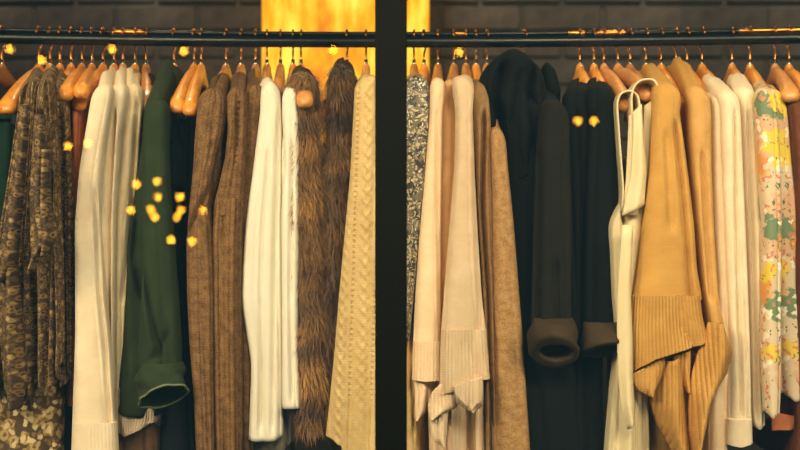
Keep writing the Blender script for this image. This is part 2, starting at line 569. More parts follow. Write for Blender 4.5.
def flap(name, parent, mat, pts_l, pts_r, yf, NV=24, NU=16, bulge=0.012, thick=0.003, wave=0.004, ph=0.0, tilt=0.0):
    """a loose tongue of cloth: left and right edge as picture points from top to bottom, at depth yf"""
    v = np.linspace(0, 1, NV)
    def res(p):
        p = np.array(p, float); t = np.linspace(0, 1, len(p))
        return np.stack([np.interp(v, t, p[:, 0]), np.interp(v, t, p[:, 1])], -1)
    l, r = res(pts_l), res(pts_r)
    verts, uv = [], []
    for i in range(NV):
        for j in range(NU):
            s = j / (NU - 1)
            p = l[i] * (1 - s) + r[i] * s
            yy = yf - bulge * math.sin(math.pi * s) - wave * math.cos(s * 7 + ph + 2 * v[i]) + tilt * v[i]
            w = P(p[0], p[1], yf)
            verts.append((w.x, yy, w.z)); uv.append((w.x, -w.z))
    faces = [(i * NU + j, (i + 1) * NU + j, (i + 1) * NU + j + 1, i * NU + j + 1) for i in range(NV - 1) for j in range(NU - 1)]
    ob = make_mesh(name, verts, faces, mat, parent, uv=uv)
    s = ob.modifiers.new('thickness', 'SOLIDIFY'); s.thickness = thick; s.offset = 0
    return ob

def cuff_tube(name, parent, mat, rings, edge_mat=None, NU=36, thick=0.003, wrinkle=0.004, seed=0):
    """turned-back cuff: rings (picture x, y, depth, half width px, half depth m, tilt deg, roll deg), last ring is the open rim"""
    NV = 22
    r = np.array(rings, float); t = np.linspace(0, 1, len(r)); v = np.linspace(0, 1, NV)
    q = np.stack([np.interp(v, t, r[:, k]) for k in range(7)], -1)
    verts, uv, rim = [], [], []
    for i in range(NV):
        c = P(q[i, 0], q[i, 1], q[i, 2]); a = q[i, 3] * (D + q[i, 2]) / F; b = q[i, 4]
        ta, ro = math.radians(q[i, 5]), math.radians(q[i, 6])
        ax = Vector((math.cos(ro), 0, math.sin(ro)))
        ay = Vector((-math.sin(ro) * math.sin(ta), -math.cos(ta), math.sin(ta) * math.cos(ro)))
        for j in range(NU):
            th = 2 * math.pi * j / NU
            p = c + ax * (a * math.cos(th)) + ay * (b * math.sin(th))
            nz = wrinkle * (mnoise.noise(p * 22 + Vector((seed, 0, 0))) + .6 * mnoise.noise(p * 50 + Vector((0, seed, 0))))
            p = p + (p - c).normalized() * nz
            verts.append(p); uv.append((th * .04, i * .004))
            if i == NV - 1: rim.append(p)
    faces = [(i * NU + j, (i + 1) * NU + j, (i + 1) * NU + (j + 1) % NU, i * NU + (j + 1) % NU) for i in range(NV - 1) for j in range(NU)]
    ob = make_mesh(name, verts, faces, mat, parent, uv=uv)
    s = ob.modifiers.new('thickness', 'SOLIDIFY'); s.thickness = thick; s.offset = 0
    if edge_mat:
        e = tube('cuff_edge', rim + rim[:1], 0.0021, edge_mat, None, 6)
        e.parent = ob; e.location = -Vector(parent.location)
    return ob

def band(name, parent, mat, path, y0, y1, thick=0.0028):
    """flat strap: picture path, as wide as y0..y1 in depth"""
    ym = (y0 + y1) / 2
    p = np.array(path, float); t = np.linspace(0, 1, len(p)); v = np.linspace(0, 1, 40)
    k = np.hanning(7); k /= k.sum()
    xy = np.stack([np.interp(v, t, p[:, 0]), np.interp(v, t, p[:, 1])], -1)
    xs_ = np.convolve(np.pad(xy[:, 0], 3, 'edge'), k, 'valid'); ys_ = np.convolve(np.pad(xy[:, 1], 3, 'edge'), k, 'valid')
    NU = 8; verts, uv = [], []
    for i in range(40):
        w = P(xs_[i], ys_[i], y0)
        for j in range(NU):
            s = j / (NU - 1)
            verts.append((w.x, y0 + (y1 - y0) * s, w.z)); uv.append((s * .04, i * .004))
    faces = [(i * NU + j, (i + 1) * NU + j, (i + 1) * NU + j + 1, i * NU + j + 1) for i in range(39) for j in range(NU - 1)]
    ob = make_mesh(name, verts, faces, mat, parent, uv=uv)
    s = ob.modifiers.new('thickness', 'SOLIDIFY'); s.thickness = thick; s.offset = 0
    return ob

# cloth materials
M['cream'] = fabric('cream_knit', (238, 222, 194), (222, 200, 166), rib=0.0, grain=700)
M['cream_rib'] = fabric('cream_rib_knit', (238, 222, 194), (224, 202, 168), rib=0.006, rib_depth=0.45, grain=700)
M['ivory'] = fabric('ivory_knit', (232, 214, 178), (212, 188, 148), rib=0.0, grain=650)
M['peach'] = fabric('peach_knit', (222, 182, 132), (200, 156, 108), grain=650)
M['pale_pink'] = fabric('warm_cream_knit', (236, 210, 176), (218, 186, 148), grain=600)
M['pale_pink_rib'] = fabric('warm_cream_rib', (236, 210, 176), (220, 188, 150), rib=0.0062, rib_depth=0.6, grain=600, bump=0.5)
M['white'] = fabric('white_cotton', (236, 230, 214), (224, 214, 192), grain=1100, bump=0.12, stitch=False, mott=8)
M['sheer'] = fabric('grey_lining', (150, 140, 122), (122, 112, 96), grain=900, bump=0.15, stitch=False)
M['green'] = fabric('green_twill', (46, 58, 36), (36, 48, 30), grain=1200, bump=0.2, stitch=False, mott=26)
M['green_edge'] = fabric('pale_green_stitch', (126, 134, 100), (96, 106, 78), grain=900, stitch=False)
M['dark_green'] = fabric('bottle_green_cloth', (20, 50, 34), (14, 36, 26), grain=900, stitch=False)
M['navy'] = fabric('black_denim', (14, 24, 28), (9, 16, 20), grain=1100, stitch=False)
M['black'] = fabric('black_cloth', (22, 22, 22), (14, 14, 15), grain=900, stitch=False)
M['brown_knit'] = fabric('brown_chunky_knit', (144, 108, 70), (92, 66, 40), rib=0.010, rib_depth=0.45, grain=420, bump=0.9, mott=60, rough=0.95)
M['brown_rib'] = fabric('brown_rib_knit', (150, 112, 70), (98, 70, 40), rib=0.011, rib_depth=0.9, grain=420, bump=0.9, mott=60)
M['tan'] = fabric('tan_wool', (172, 136, 94), (142, 108, 70), grain=520, bump=0.5, mott=40)
M['camel_coat'] = fabric('mottled_camel_wool', (190, 150, 100), (146, 108, 66), grain=330, bump=0.6, mott=70, stitch=False)
M['camel'] = fabric('camel_knit', (206, 158, 84), (186, 138, 68), grain=620, bump=0.45)
M['camel_rib'] = fabric('camel_rib_knit', (208, 160, 88), (184, 134, 66), rib=0.006, rib_depth=0.8, grain=620, bump=0.6)
M['camel_pale'] = fabric('pale_camel_knit', (214, 168, 100), (192, 144, 80), grain=620, bump=0.45)
M['cable'] = fabric('cable_cream_knit', (226, 196, 138), (206, 172, 112), grain=520, bump=0.5, mott=30)
M['jacket'] = fabric('olive_cloth_with_reflection', (34, 32, 25), (24, 23, 19), grain=900, bump=0.2, stitch=False, mott=14)  # sleeve cloth, lightened brown for the window reflection lying over it
M['jacket_black'] = fabric('blackish_teal_cloth', (12, 17, 17), (8, 12, 12), grain=900, bump=0.2, stitch=False, mott=14)
M['cuff_brown'] = fabric('brown_cuff_lining', (72, 58, 38), (50, 40, 27), grain=700, bump=0.3, stitch=False)
M['tank'] = fabric('ivory_satin', (230, 214, 176), (214, 194, 150), grain=900, bump=0.1, stitch=False, mott=8, rough=0.6)
M['salmon'] = fabric('salmon_cloth', (196, 120, 80), (160, 92, 58), grain=900, stitch=False)
M['rust_brown'] = fabric('rust_brown_cloth', (122, 72, 48), (88, 50, 34), grain=700, stitch=False)
M['taupe'] = fabric('taupe_cloth', (112, 84, 62), (84, 62, 44), grain=700, stitch=False)
M['grey_rib'] = fabric('greyish_rib', (206, 186, 162), (178, 156, 132), rib=0.005, rib_depth=0.6, grain=700, bump=0.5)

def print_mat(name, base, layers, grain_c=0.1, rough=0.8, warp=0.012):
    """printed cloth: layers = (voronoi scale, threshold, softness, colour, random colour or None, seed)"""
    m, nt, b = new_mat(name)
    uv, u, v = uv_nodes(nt)
    nz = N(nt, 'ShaderNodeTexNoise'); nz.inputs['Scale'].default_value = 55; L(nt, uv, nz.inputs['Vector'])
    sub = N(nt, 'ShaderNodeVectorMath', operation='SUBTRACT'); L(nt, nz.outputs['Color'], sub.inputs[0]); sub.inputs[1].default_value = (.5, .5, .5)
    sc = N(nt, 'ShaderNodeVectorMath', operation='SCALE'); L(nt, sub.outputs[0], sc.inputs[0]); sc.inputs['Scale'].default_value = warp
    ad = N(nt, 'ShaderNodeVectorMath', operation='ADD'); L(nt, uv, ad.inputs[0]); L(nt, sc.outputs[0], ad.inputs[1])
    n1 = noise_n(nt, uv, 500, 2)
    col = mix_n(nt, n1, lin(base), tuple(x * 0.75 for x in lin(base)[:3]) + (1,))
    for (scale, thr, soft, c, ring, seed) in layers:
        mp = N(nt, 'ShaderNodeMapping'); mp.inputs['Location'].default_value = (seed, seed * 1.7, seed)
        L(nt, ad.outputs[0], mp.inputs[0])
        vo = N(nt, 'ShaderNodeTexVoronoi', voronoi_dimensions='2D'); vo.inputs['Scale'].default_value = scale
        L(nt, mp.outputs[0], vo.inputs['Vector'])
        dist = vo.outputs['Distance']
        if ring:
            dist = math_n(nt, 'ABSOLUTE', math_n(nt, 'SUBTRACT', dist, ring))
        f = N(nt, 'ShaderNodeMapRange'); f.inputs['From Min'].default_value = thr + soft; f.inputs['From Max'].default_value = thr
        L(nt, dist, f.inputs['Value'])
        # only some of the cells carry the motif
        sx = N(nt, 'ShaderNodeSeparateXYZ'); L(nt, vo.outputs['Color'], sx.inputs[0])
        g = math_n(nt, 'GREATER_THAN', sx.outputs[0], 0.35)
        col = mix_n(nt, math_n(nt, 'MULTIPLY', f.outputs[0], g), col, lin(c))
    L(nt, col, b.inputs['Base Color'])
    bm = N(nt, 'ShaderNodeBump'); bm.inputs['Strength'].default_value = 0.2; bm.inputs['Distance'].default_value = 0.001
    L(nt, n1, bm.inputs['Height']); L(nt, bm.outputs[0], b.inputs['Normal'])
    b.inputs['Roughness'].default_value = rough
    b.inputs['Sheen Weight'].default_value = 0.0
    return m
M['gold_print'] = print_mat('brown_gold_print', (80, 60, 36), [(150, 0.3, 0.25, (112, 86, 52), None, 0.0), (210, 0.2, 0.15, (40, 28, 18), None, 3.0), (90, 0.06, 0.08, (140, 110, 64), 0.28, 5.2), (50, 0.1, 0.12, (168, 138, 88), None, 7.7)], warp=0.008)
M['cream_flower_print'] = print_mat('cream_flower_print', (80, 60, 36), [(46, 0.4, 0.12, (176, 150, 96), None, 1.0), (46, 0.12, 0.06, (110, 80, 42), None, 1.0), (90, 0.25, 0.12, (132, 100, 54), None, 3.0), (60, 0.25, 0.1, (206, 184, 134), None, 6.0)], warp=0.02)
M['floral'] = print_mat('bright_floral_print', (226, 204, 172), [(12, 0.34, 0.16, (214, 170, 134), None, 0.4), (14, 0.3, 0.05, (112, 134, 98), None, 2.3), (9, 0.22, 0.1, (218, 150, 70), None, 4.1), (12, 0.18, 0.05, (226, 196, 70), None, 6.6), (30, 0.16, 0.06, (238, 226, 200), None, 8.0), (60, 0.10, 0.04, (96, 104, 74), None, 9.3), (40, 0.12, 0.06, (206, 130, 104), None, 12.0)], warp=0.045, rough=0.75)
M['snake'] = print_mat('sequinned_scale_print', (112, 98, 76), [(60, 0.3, 0.14, (48, 43, 38), None, 0.0), (120, 0.24, 0.14, (168, 152, 122), None, 2.0), (140, 0.2, 0.12, (30, 28, 26), None, 5.0), (200, 0.16, 0.1, (206, 194, 166), None, 8.0)], warp=0.02, rough=0.35)

def tint_mat(name, rough=0.6):
    m, nt, b = new_mat(name)
    a = N(nt, 'ShaderNodeAttribute', attribute_name='tint')
    L(nt, a.outputs['Color'], b.inputs['Base Color'])
    b.inputs['Roughness'].default_value = rough
    b.inputs['Sheen Weight'].default_value = 0.3
    return m
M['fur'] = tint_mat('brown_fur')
M['fur_skin'] = fabric('fur_hide', (74, 48, 26), (50, 32, 18), grain=200, stitch=False)

# ---- builder shortcuts
def slv(t, mat, outline, yf, **k):
    k.setdefault('rf', 0.024); k.setdefault('rise', 0.03); k.setdefault('cap', 0.03)
    return cloth_piece(k.pop('name', 'sleeve'), t, M[mat], outline, yf, None, **k)
def bdy(t, mat, outline, yf, hook, **k):
    k.setdefault('back', 0.36); k.setdefault('rise', 0.085); k.setdefault('cap', 0.025)
    return cloth_piece(k.pop('name', 'body'), t, M[mat], outline, yf, k.pop('back'), hook, **k)

# =============================================================== hangers, left pane
hanger(2, -38, 105, '', 'wood_brown', label='bare brown wooden hanger beside the dark green trousers', cov=False)
hanger(39, 6, 110, 'the dark green trousers', clips=True, cov=False)
hanger(50, 26, 97, 'the brown and gold ruffled blouse')
hanger(60, 42, 97, 'the brown and gold wrap blouse')
hanger(71, 56, 97, 'the narrow brown printed dress')
hanger(82, 66, 95, 'the black slip', wide=0.014, cov=False)
hanger(92, 81, 93, 'the salmon blouse', wide=0.014, cov=False)
hanger(103, 79, 106, '', yn=-0.17, label='wooden hanger hung low, its bare end under the hangers beside the long cream cardigan', wide=0.013, cov=False)
hanger(114, 98, 100, 'the long cream cardigan')
hanger(123, 115, 100, 'the middle one of three cream knits')
hanger(135, 129, 103, 'the ivory knit next to the green shirt')
hanger(146, 149, 103, 'the black top behind the green shirt', 'wood_brown')
hanger(174, 157, 108, 'the green shirt')
hanger(194, 177, 109, 'the black trousers beside the green shirt', 'wood_honey', clips=True, wide=0.014, cov=False)
hanger(201, 190, 112, 'the black trousers beside the brown knits', 'wood_honey', clips=True, wide=0.014, cov=False)
hanger(226, 209, 102, 'the brown open-knit cardigan', 'wood_brown')
hanger(241, 234, 102, 'the brown rib-knit cardigan', 'wood_brown')
hanger(255.5, 251, 102, 'the brown knit beside the white blouse', 'wood_brown')
hanger(267, 267, 98, 'the long white blouse', 'wood_brown')
hanger(280.5, 279, 88, 'nothing between the two white tops', 'wood_brown', yn=-0.17, label='brown wooden hanger squeezed between the two white tops', wide=0.010, cov=False)
hanger(293, 291, 102, 'the short white top')
hanger(301, 305, 103, 'the ringed fur vest', 'wood_pale', yn=-0.235, wide=0.015, cov=False)
hanger(347, 338, 98, 'the dark fur coat')
hanger(366, 364, 100, 'the cable-knit cardigan', 'wood_pale')

# =============================================================== garments, left pane
t = garment('trousers', 39, 460, -0.16, 'bottle green trousers clipped to a hanger beside the gold printed blouse', 'trousers')
bdy(t, 'dark_green', [(118, -10, 15), (180, -12, 13), (300, -14, 10), (470, -16, 8)], -0.15, 39, rise=0.0, back=0.26, folds=[(3, .004, .008, 0.5, 0)], seed=1)
box('waistband', tuple(P(4, 116, -0.14)), (0.034, 0.03, 0.012), M['dark_green'], t)

t = garment('blouse', 50, 400, -0.22, 'brown and gold printed blouse with ruffled tails on the rail end', 'blouse', 'brown and gold printed clothes')
bdy(t, 'gold_print', [(82, 20, 37), (100, 17, 37), (150, 10, 34), (200, 2, 31), (250, -6, 28), (300, -10, 26), (350, -10, 26), (396, -10, 26)], -0.205, 50,
    folds=[(3, .009, .024, 0.3, 0.6), (5, .003, .008, 1.0, 0)], creases=[([(24, 110), (14, 200), (6, 300), (4, 390)], .02, 3.5)], hem=[(-10, 398), (2, 372), (10, 395), (16, 410), (21, 405), (27, 378)], seed=2)
flap('ruffle', t, M['gold_print'], [(22, 105), (10, 190), (0, 255), (2, 282)], [(31, 105), (24, 190), (17, 262), (4, 282)], -0.268, bulge=.018, wave=.005)
flap('ruffle', t, M['gold_print'], [(2, 270), (0, 330), (4, 390), (12, 408)], [(18, 262), (22, 330), (26, 385), (20, 408)], -0.258, bulge=.02, wave=.007, ph=1)
t = garment('blouse', 60, 400, -0.25, 'brown and gold wrap blouse with a pointed draped corner', 'blouse', 'brown and gold printed clothes')
bdy(t, 'gold_print', [(80, 34, 50), (100, 32, 52), (150, 28, 56), (200, 25, 57), (250, 22, 60), (300, 22, 61), (350, 24, 61), (392, 27, 60)], -0.235, 60,
    folds=[(3, .009, .024, 1.3, 0.4), (5, .003, .008, 0.2, 0)], creases=[([(42, 110), (37, 180), (33, 260), (34, 390)], .022, 3.2), ([(50, 170), (47, 260), (46, 390)], .02, 3)], hem=[(22, 412), (27, 408), (33, 372), (36, 366), (41, 388), (48, 395), (54, 384), (61, 360)], hem_zone=.35, seed=3)
flap('draped_corner', t, M['gold_print'], [(36, 115), (31, 190), (31, 240), (32, 268)], [(46, 115), (44, 190), (52, 240), (33, 269)], -0.292, bulge=.017, wave=.004)
flap('draped_corner', t, M['gold_print'], [(42, 150), (40, 205), (41, 240), (44, 256)], [(50, 150), (50, 205), (58, 235), (45, 257)], -0.298, bulge=.014, wave=.004, ph=2)
t = garment('dress', 71, 400, -0.19, 'narrow brown printed dress hanging beside the long cream cardigan', 'dress', 'brown and gold printed clothes')
bdy(t, 'gold_print', [(84, 46, 62), (110, 48, 66), (200, 52, 71), (300, 54, 72), (384, 57, 71)], -0.20, 71, folds=[(2, .005, .01, 0.3, 0.3)], creases=[([(59, 110), (62, 250), (64, 380)], .012, 2.5)], hem=[(55, 392), (64, 384), (72, 376)], seed=4)
t = garment('skirt', 60, 470, -0.16, 'cream flowered brown skirt showing below the printed blouses', 'skirt')
bdy(t, 'cream_flower_print', [(330, -14, 58), (400, -14, 58), (475, -14, 57)], -0.185, 60, rise=0, back=0.28, folds=[(3, .004, .006, 0.8, 0.2)], seed=5)
t = garment('slip', 82, 470, -0.13, 'black slip hanging between the printed dress and the salmon blouse', 'slip')
bdy(t, 'black', [(105, 56, 72), (200, 58, 74), (470, 58, 74)], -0.14, 82, folds=[(2, .003, .006, 0, 0)], seed=6)
t = garment('blouse', 92, 406, -0.16, 'salmon blouse glimpsed behind the long cream cardigan', 'blouse')
bdy(t, 'salmon', [(104, 70, 80), (200, 70, 78), (300, 68, 78), (375, 66, 80), (406, 65, 80)], -0.165, 92, folds=[(2, .003, .006, 0, 0)], seed=7)

t = garment('cardigan', 114, 470, -0.2, 'long cream knit cardigan, widest of three cream knits', 'cardigan', 'cream knits on the rail')
slv(t, 'cream', [(84, 92, 111), (100, 88, 111), (112, 86, 108), (168, 77, 100), (225, 72, 97), (280, 72, 101), (337, 72, 106), (400, 70, 111), (430, 69, 113)], -0.235, rise=.05,
    folds=[(2, .001, .004, 0.4, 0.3)], creases=[([(94, 190), (98, 290), (104, 350), (108, 430)], .007, 2.2)], seed=8, n=2.8)
slv(t, 'cream_rib', [(424, 69, 113), (450, 68.2, 114.4), (480, 66.8, 116.2)], -0.242, rise=0, cap=0, name='cuff', seed=8, n=2.8)
bdy(t, 'cream', [(86, 94, 110), (150, 86, 104), (300, 80, 104), (480, 78, 112)], -0.19, 114, back=0.34, neck=.65, seed=9)
t = garment('sweater', 123, 430, -0.17, 'cream sweater pressed between the cream cardigan and the ivory knit', 'sweater', 'cream knits on the rail')
slv(t, 'cream', [(84, 107, 126), (100, 106, 126), (130, 102, 120), (200, 95, 114), (300, 92, 113), (430, 94, 113)], -0.205, rise=.05, folds=[(2, .002, .006, 1, .2)], creases=[([(114, 110), (108, 220), (107, 400)], .012, 2)], seed=10)
bdy(t, 'cream', [(88, 107, 124), (150, 104, 118), (430, 98, 113)], -0.165, 123, back=0.32, neck=.65, seed=11)
t = garment('sweater', 135, 430, -0.17, 'ivory knit sweater hanging against the green shirt', 'sweater', 'cream knits on the rail')
slv(t, 'ivory', [(85, 120, 140), (100, 118, 140), (130, 114, 138), (170, 112, 136), (225, 109, 128), (300, 108, 126), (350, 108, 125), (424, 108, 122)], -0.178, rise=.05, folds=[(2, .001, .004, 0.2, .2)], creases=[([(137, 100), (133, 160), (122, 300)], .008, 2)], seed=12)
bdy(t, 'ivory', [(88, 120, 138), (150, 116, 136), (424, 110, 124)], -0.14, 135, back=0.30, neck=.65, seed=13)
t = garment('top', 146, 300, -0.1, 'black top half hidden behind the green shirt collar', 'top')
bdy(t, 'black', [(88, 141, 158), (120, 140, 160), (300, 140, 160)], -0.12, 146, back=0.26, seed=14)

t = garment('shirt', 174, 420, -0.22, 'dark green cotton shirt with a turned-back cuff', 'shirt')
bdy(t, 'green', [(96, 146, 164), (110, 142, 164), (150, 139, 164), (200, 131, 164), (250, 125, 164), (300, 123, 163), (350, 120, 162), (395, 115, 160), (416, 113, 158)], -0.19, 174, rise=.11, neck=.8,
    folds=[(2, .002, .006, .4, .3)], wrinkle=.007, creases=[([(134, 215), (131, 260), (142, 300)], .01, 3)], hem=[(113, 413), (140, 418), (158, 416)], seed=15)
slv(t, 'green', [(101, 145, 166), (112, 142, 167), (150, 141, 166), (200, 141, 168), (250, 141, 172), (300, 139, 176), (350, 136, 179), (384, 137, 178)], -0.245, rise=.06,
    folds=[(2, .001, .005, .8, .4)], creases=[([(143, 270), (150, 310), (158, 345), (160, 380)], .009, 2.6), ([(140, 240), (138, 300)], .006, 2), ([(168, 330), (160, 350), (150, 362)], .006, 3)], wrinkle=.007, seed=16)
cuff_tube('cuff', t, M['green'], [(158, 362, -0.225, 20, .022, 0, 0), (159, 378, -0.235, 22, .03, 18, 6), (163, 396, -0.25, 26, .038, 30, 20)], M['green_edge'], wrinkle=.012, seed=3)
col_o = cloth_piece('collar', t, M['green'], [(66, 163, 177), (74, 160, 180), (86, 156, 181), (97, 152, 178)], -0.08, None, rf=0.03, cap=0.02, n=2.3, seed=17, wrinkle=.004)

t = garment('top', 174, 436, -0.15, 'greyish ribbed top peeking out below the green shirt', 'top')
bdy(t, 'grey_rib', [(380, 116, 158), (420, 114, 156), (436, 116, 150)], -0.19, 174, rise=0, back=0.2, hem=[(114, 432), (124, 437), (140, 430), (156, 420)], folds=[(2, .003, .005, 0, 0)], seed=18)
t = garment('skirt', 174, 475, -0.12, 'taupe skirt below the green shirt', 'skirt')
bdy(t, 'taupe', [(390, 114, 156), (475, 112, 156)], -0.165, 174, rise=0, back=0.2, folds=[(4, .004, .006, 0, 0)], seed=19)
for hk, l, r, lab, yy in ((194, 163, 187, 'black denim trousers clipped on a hanger beside the green shirt', -0.165), (201, 182, 200, 'black denim trousers clipped on a hanger beside the brown cardigan', -0.15)):
    t = garment('trousers', hk, 475, -0.16, lab, 'trousers', 'black trousers on clip hangers')
    bdy(t, 'navy', [(120, l + 4, r - 1), (126, l + 3, r), (200, l, r + 1), (300, l, r + 4), (475, l - 4, r + 8)], yy, hk, rise=0, back=0.26, folds=[(2, .003, .006, 0, 0)], seed=20 + hk, cap=.006)
    pw = P((l + r) / 2 + 1, 123, yy)
    box('waistband', (pw.x, yy + 0.012, pw.z), (0.034, 0.03, 0.014), M['black'], t, 0.003)
    for k in (-1, 1):
        q = P((l + r) / 2 + 2 + k * 5, 131, yy)
        tube('belt_loop', [(q.x, yy - 0.006, q.z + 0.022), (q.x, yy - 0.008, q.z), (q.x, yy - 0.005, q.z - 0.02)], 0.003, M['black'], t, 6)

def holes(cols, pitch=7.5, depth=0.007, w=1.3):
    def fn(px, py, S, v):
        r = np.zeros_like(px)
        for (pts) in cols:
            p = np.array(pts, float)
            xc = np.interp(py, p[:, 1], p[:, 0])
            ok = (py > p[0, 1]) & (py < p[-1, 1])
            r -= depth * np.exp(-((px - xc) / w) ** 2) * (0.5 + 0.5 * np.cos(2 * np.pi * py / pitch)) * ok
        return r
    return fn
t = garment('cardigan', 226, 475, -0.22, 'brown open-knit cardigan with its front edge folded back', 'cardigan', 'brown knits on the rail')
slv(t, 'brown_knit', [(88, 199, 223), (100, 196, 225), (130, 193, 222), (170, 191, 212), (200, 188, 207), (240, 184, 211), (300, 185, 213), (340, 187, 213), (400, 192, 213), (475, 195, 214)], -0.235, rise=.05,
    folds=[(2, .001, .005, .5, .6)], creases=[([(186, 235), (200, 205), (208, 190)], .01, 2.5)] , disp=holes([[(192, 225), (208, 196)], [(214, 100), (208, 180)]], 6, .006, 1.5), seed=22)
bdy(t, 'brown_knit', [(92, 202, 222), (150, 202, 224), (200, 202, 224), (300, 196, 216), (475, 198, 214)], -0.185, 226, neck=.62, disp=holes([[(212, 120), (212, 220)]], 6, .005, 2), seed=23)
t = garment('cardigan', 241, 475, -0.2, 'brown rib-knit cardigan between two other brown knits', 'cardigan', 'brown knits on the rail')
slv(t, 'brown_knit', [(87, 226, 246), (100, 224, 246), (130, 226, 245), (160, 223, 244), (200, 213, 242), (216, 211, 241)], -0.225, rise=.05,
    creases=[([(238, 100), (236, 150)], .005, 3)], disp=holes([[(238, 95), (236, 165)], [(215, 205), (240, 185)]], 6, .006, 1.5), folds=[(2, .001, .004, .5, .8)], seed=24)
slv(t, 'brown_rib', [(196, 213, 242), (240, 210, 240.5), (300, 211, 240), (475, 214, 241)], -0.227, rise=0, name='rib_panel', cap=.006, folds=[(3, .004, .005, .2, .1)], seed=25)
bdy(t, 'brown_knit', [(90, 228, 245), (200, 222, 240), (475, 220, 240)], -0.18, 241, neck=.62, seed=26)
t = garment('cardigan', 255.5, 475, -0.2, 'brown knit cardigan tucked against the long white blouse', 'cardigan', 'brown knits on the rail')
slv(t, 'brown_knit', [(85, 246, 262), (100, 244, 262), (130, 243, 260), (200, 241, 254), (300, 240, 252), (475, 241, 254)], -0.195, rise=.05, folds=[(2, .001, .004, .5, .2)], seed=27)
bdy(t, 'brown_knit', [(90, 246, 260), (200, 244, 256), (475, 243, 254)], -0.155, 255.5, neck=.62, seed=28)

t = garment('blouse', 267, 441, -0.22, 'long white cotton blouse with a flared side', 'blouse', 'white tops')
bdy(t, 'white', [(82, 262, 275), (92, 259, 279), (112, 259, 281), (165, 252, 281), (225, 244, 281), (298, 239, 282), (340, 246, 282), (365, 250, 282), (441, 247, 282)], -0.215, 267, rise=.05, back=.34,
    folds=[(3, .001, .004, .2, .1)], creases=[([(268, 150), (262, 260), (260, 430)], .006, 2.2), ([(278, 112), (274, 250), (272, 430)], .005, 2)], hem=[(247, 441), (258, 442), (274, 441), (283, 437)], seed=29, wrinkle=.0015)
t = garment('top', 293, 409, -0.2, 'shorter white top beside the ringed fur vest', 'top', 'white tops')
bdy(t, 'white', [(86, 283, 295), (96, 281, 298), (112, 281, 299), (200, 280, 299), (337, 281, 297), (409, 281, 300)], -0.225, 293, rise=.04, back=.34,
    folds=[(2, .001, .003, .8, .1)], creases=[([(281, 120), (283, 160), (279, 210)], .008, 2), ([(292, 140), (290, 300), (292, 400)], .004, 2)], seed=30, wrinkle=.0015)
t = garment('dress', 280.5, 470, -0.15, 'greyish lining dress with its hem below the white tops', 'dress')
bdy(t, 'sheer', [(100, 272, 286), (300, 262, 290), (400, 252, 294), (448, 250, 294)], -0.18, 280.5, rise=.03, back=.28, folds=[(5, .003, .006, 0, 0)], hem=[(250, 470), (282, 470), (285, 449), (295, 440)], seed=31)

# ---- fur
def furry(t, name_skin, outline, yf, hook, count, tones, rise=.06, length=0.024, bands=0.0, seed=0):
    ob = bdy(t, 'fur_skin', outline, yf, hook, rise=rise, back=.32, folds=[(2, .003, .006, .5, .2)], seed=seed, wrinkle=.004, rf=.03, cap=.035, name='hide')
    me = ob.data
    off = np.array(t.location)
    nv = len(me.vertices)
    co = np.empty(nv * 3); me.vertices.foreach_get('co', co); co = co.reshape(-1, 3) + off
    NU, NV = 72, 90
    g = co.reshape(NV, NU, 3)
    r = np.random.default_rng(seed)
    verts, faces, cols = [], [], []
    tones = [np.array(lin(c)) for c in tones]
    ctr = g.mean(axis=1)
    for k in range(count):
        i = r.uniform(0, NV - 1.01); j = r.uniform(-8, NU * .66 + 8)
        i0, j0 = int(i), int(math.floor(j)); fi, fj = i - i0, j - j0
        a = g[i0, j0 % NU]; b = g[i0, (j0 + 1) % NU]; c = g[i0 + 1, j0 % NU]
        p = a + (b - a) * fj + (c - a) * fi
        nrm = np.cross(b - a, c - a); ln = np.linalg.norm(nrm)
        if ln < 1e-10: continue
        nrm /= ln
        if nrm[1] > 0 and j0 > 4 and j0 < 44: nrm = -nrm
        sw = 0.35 * math.sin(p[2] * 60 + p[0] * 40 + seed)
        dirv = nrm * r.uniform(.35, .75) + np.array([sw + r.uniform(-.35, .35), -0.1, -r.uniform(.5, 1.0)])
        dirv /= np.linalg.norm(dirv)
        le = length * r.uniform(.6, 1.25)
        wv = np.cross(dirv, nrm); wl_ = np.linalg.norm(wv)
        if wl_ < 1e-6: continue
        wv = wv / wl_ * r.uniform(.0006, .0012)
        m1 = p + dirv * le * .55 + nrm * .002
        tip = p + dirv * le + np.array([0, 0, -le * .2])
        b0 = len(verts)
        verts += [p - wv, p + wv, m1 + wv * .7, m1 - wv * .7, tip]
        faces += [(b0, b0 + 1, b0 + 2, b0 + 3), (b0 + 3, b0 + 2, b0 + 4)]
        # fur runs in strips: light tips, dark roots; banding is the colour of the pelts
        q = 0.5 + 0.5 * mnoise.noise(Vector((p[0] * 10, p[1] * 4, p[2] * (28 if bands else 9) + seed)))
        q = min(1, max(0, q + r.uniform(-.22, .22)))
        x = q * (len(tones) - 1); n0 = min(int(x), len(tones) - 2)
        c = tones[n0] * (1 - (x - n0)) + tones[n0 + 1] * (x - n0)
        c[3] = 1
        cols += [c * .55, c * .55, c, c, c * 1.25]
    return tag(make_mesh('fur', verts, faces, M['fur'], t, col=cols, smooth=False), kind='stuff')

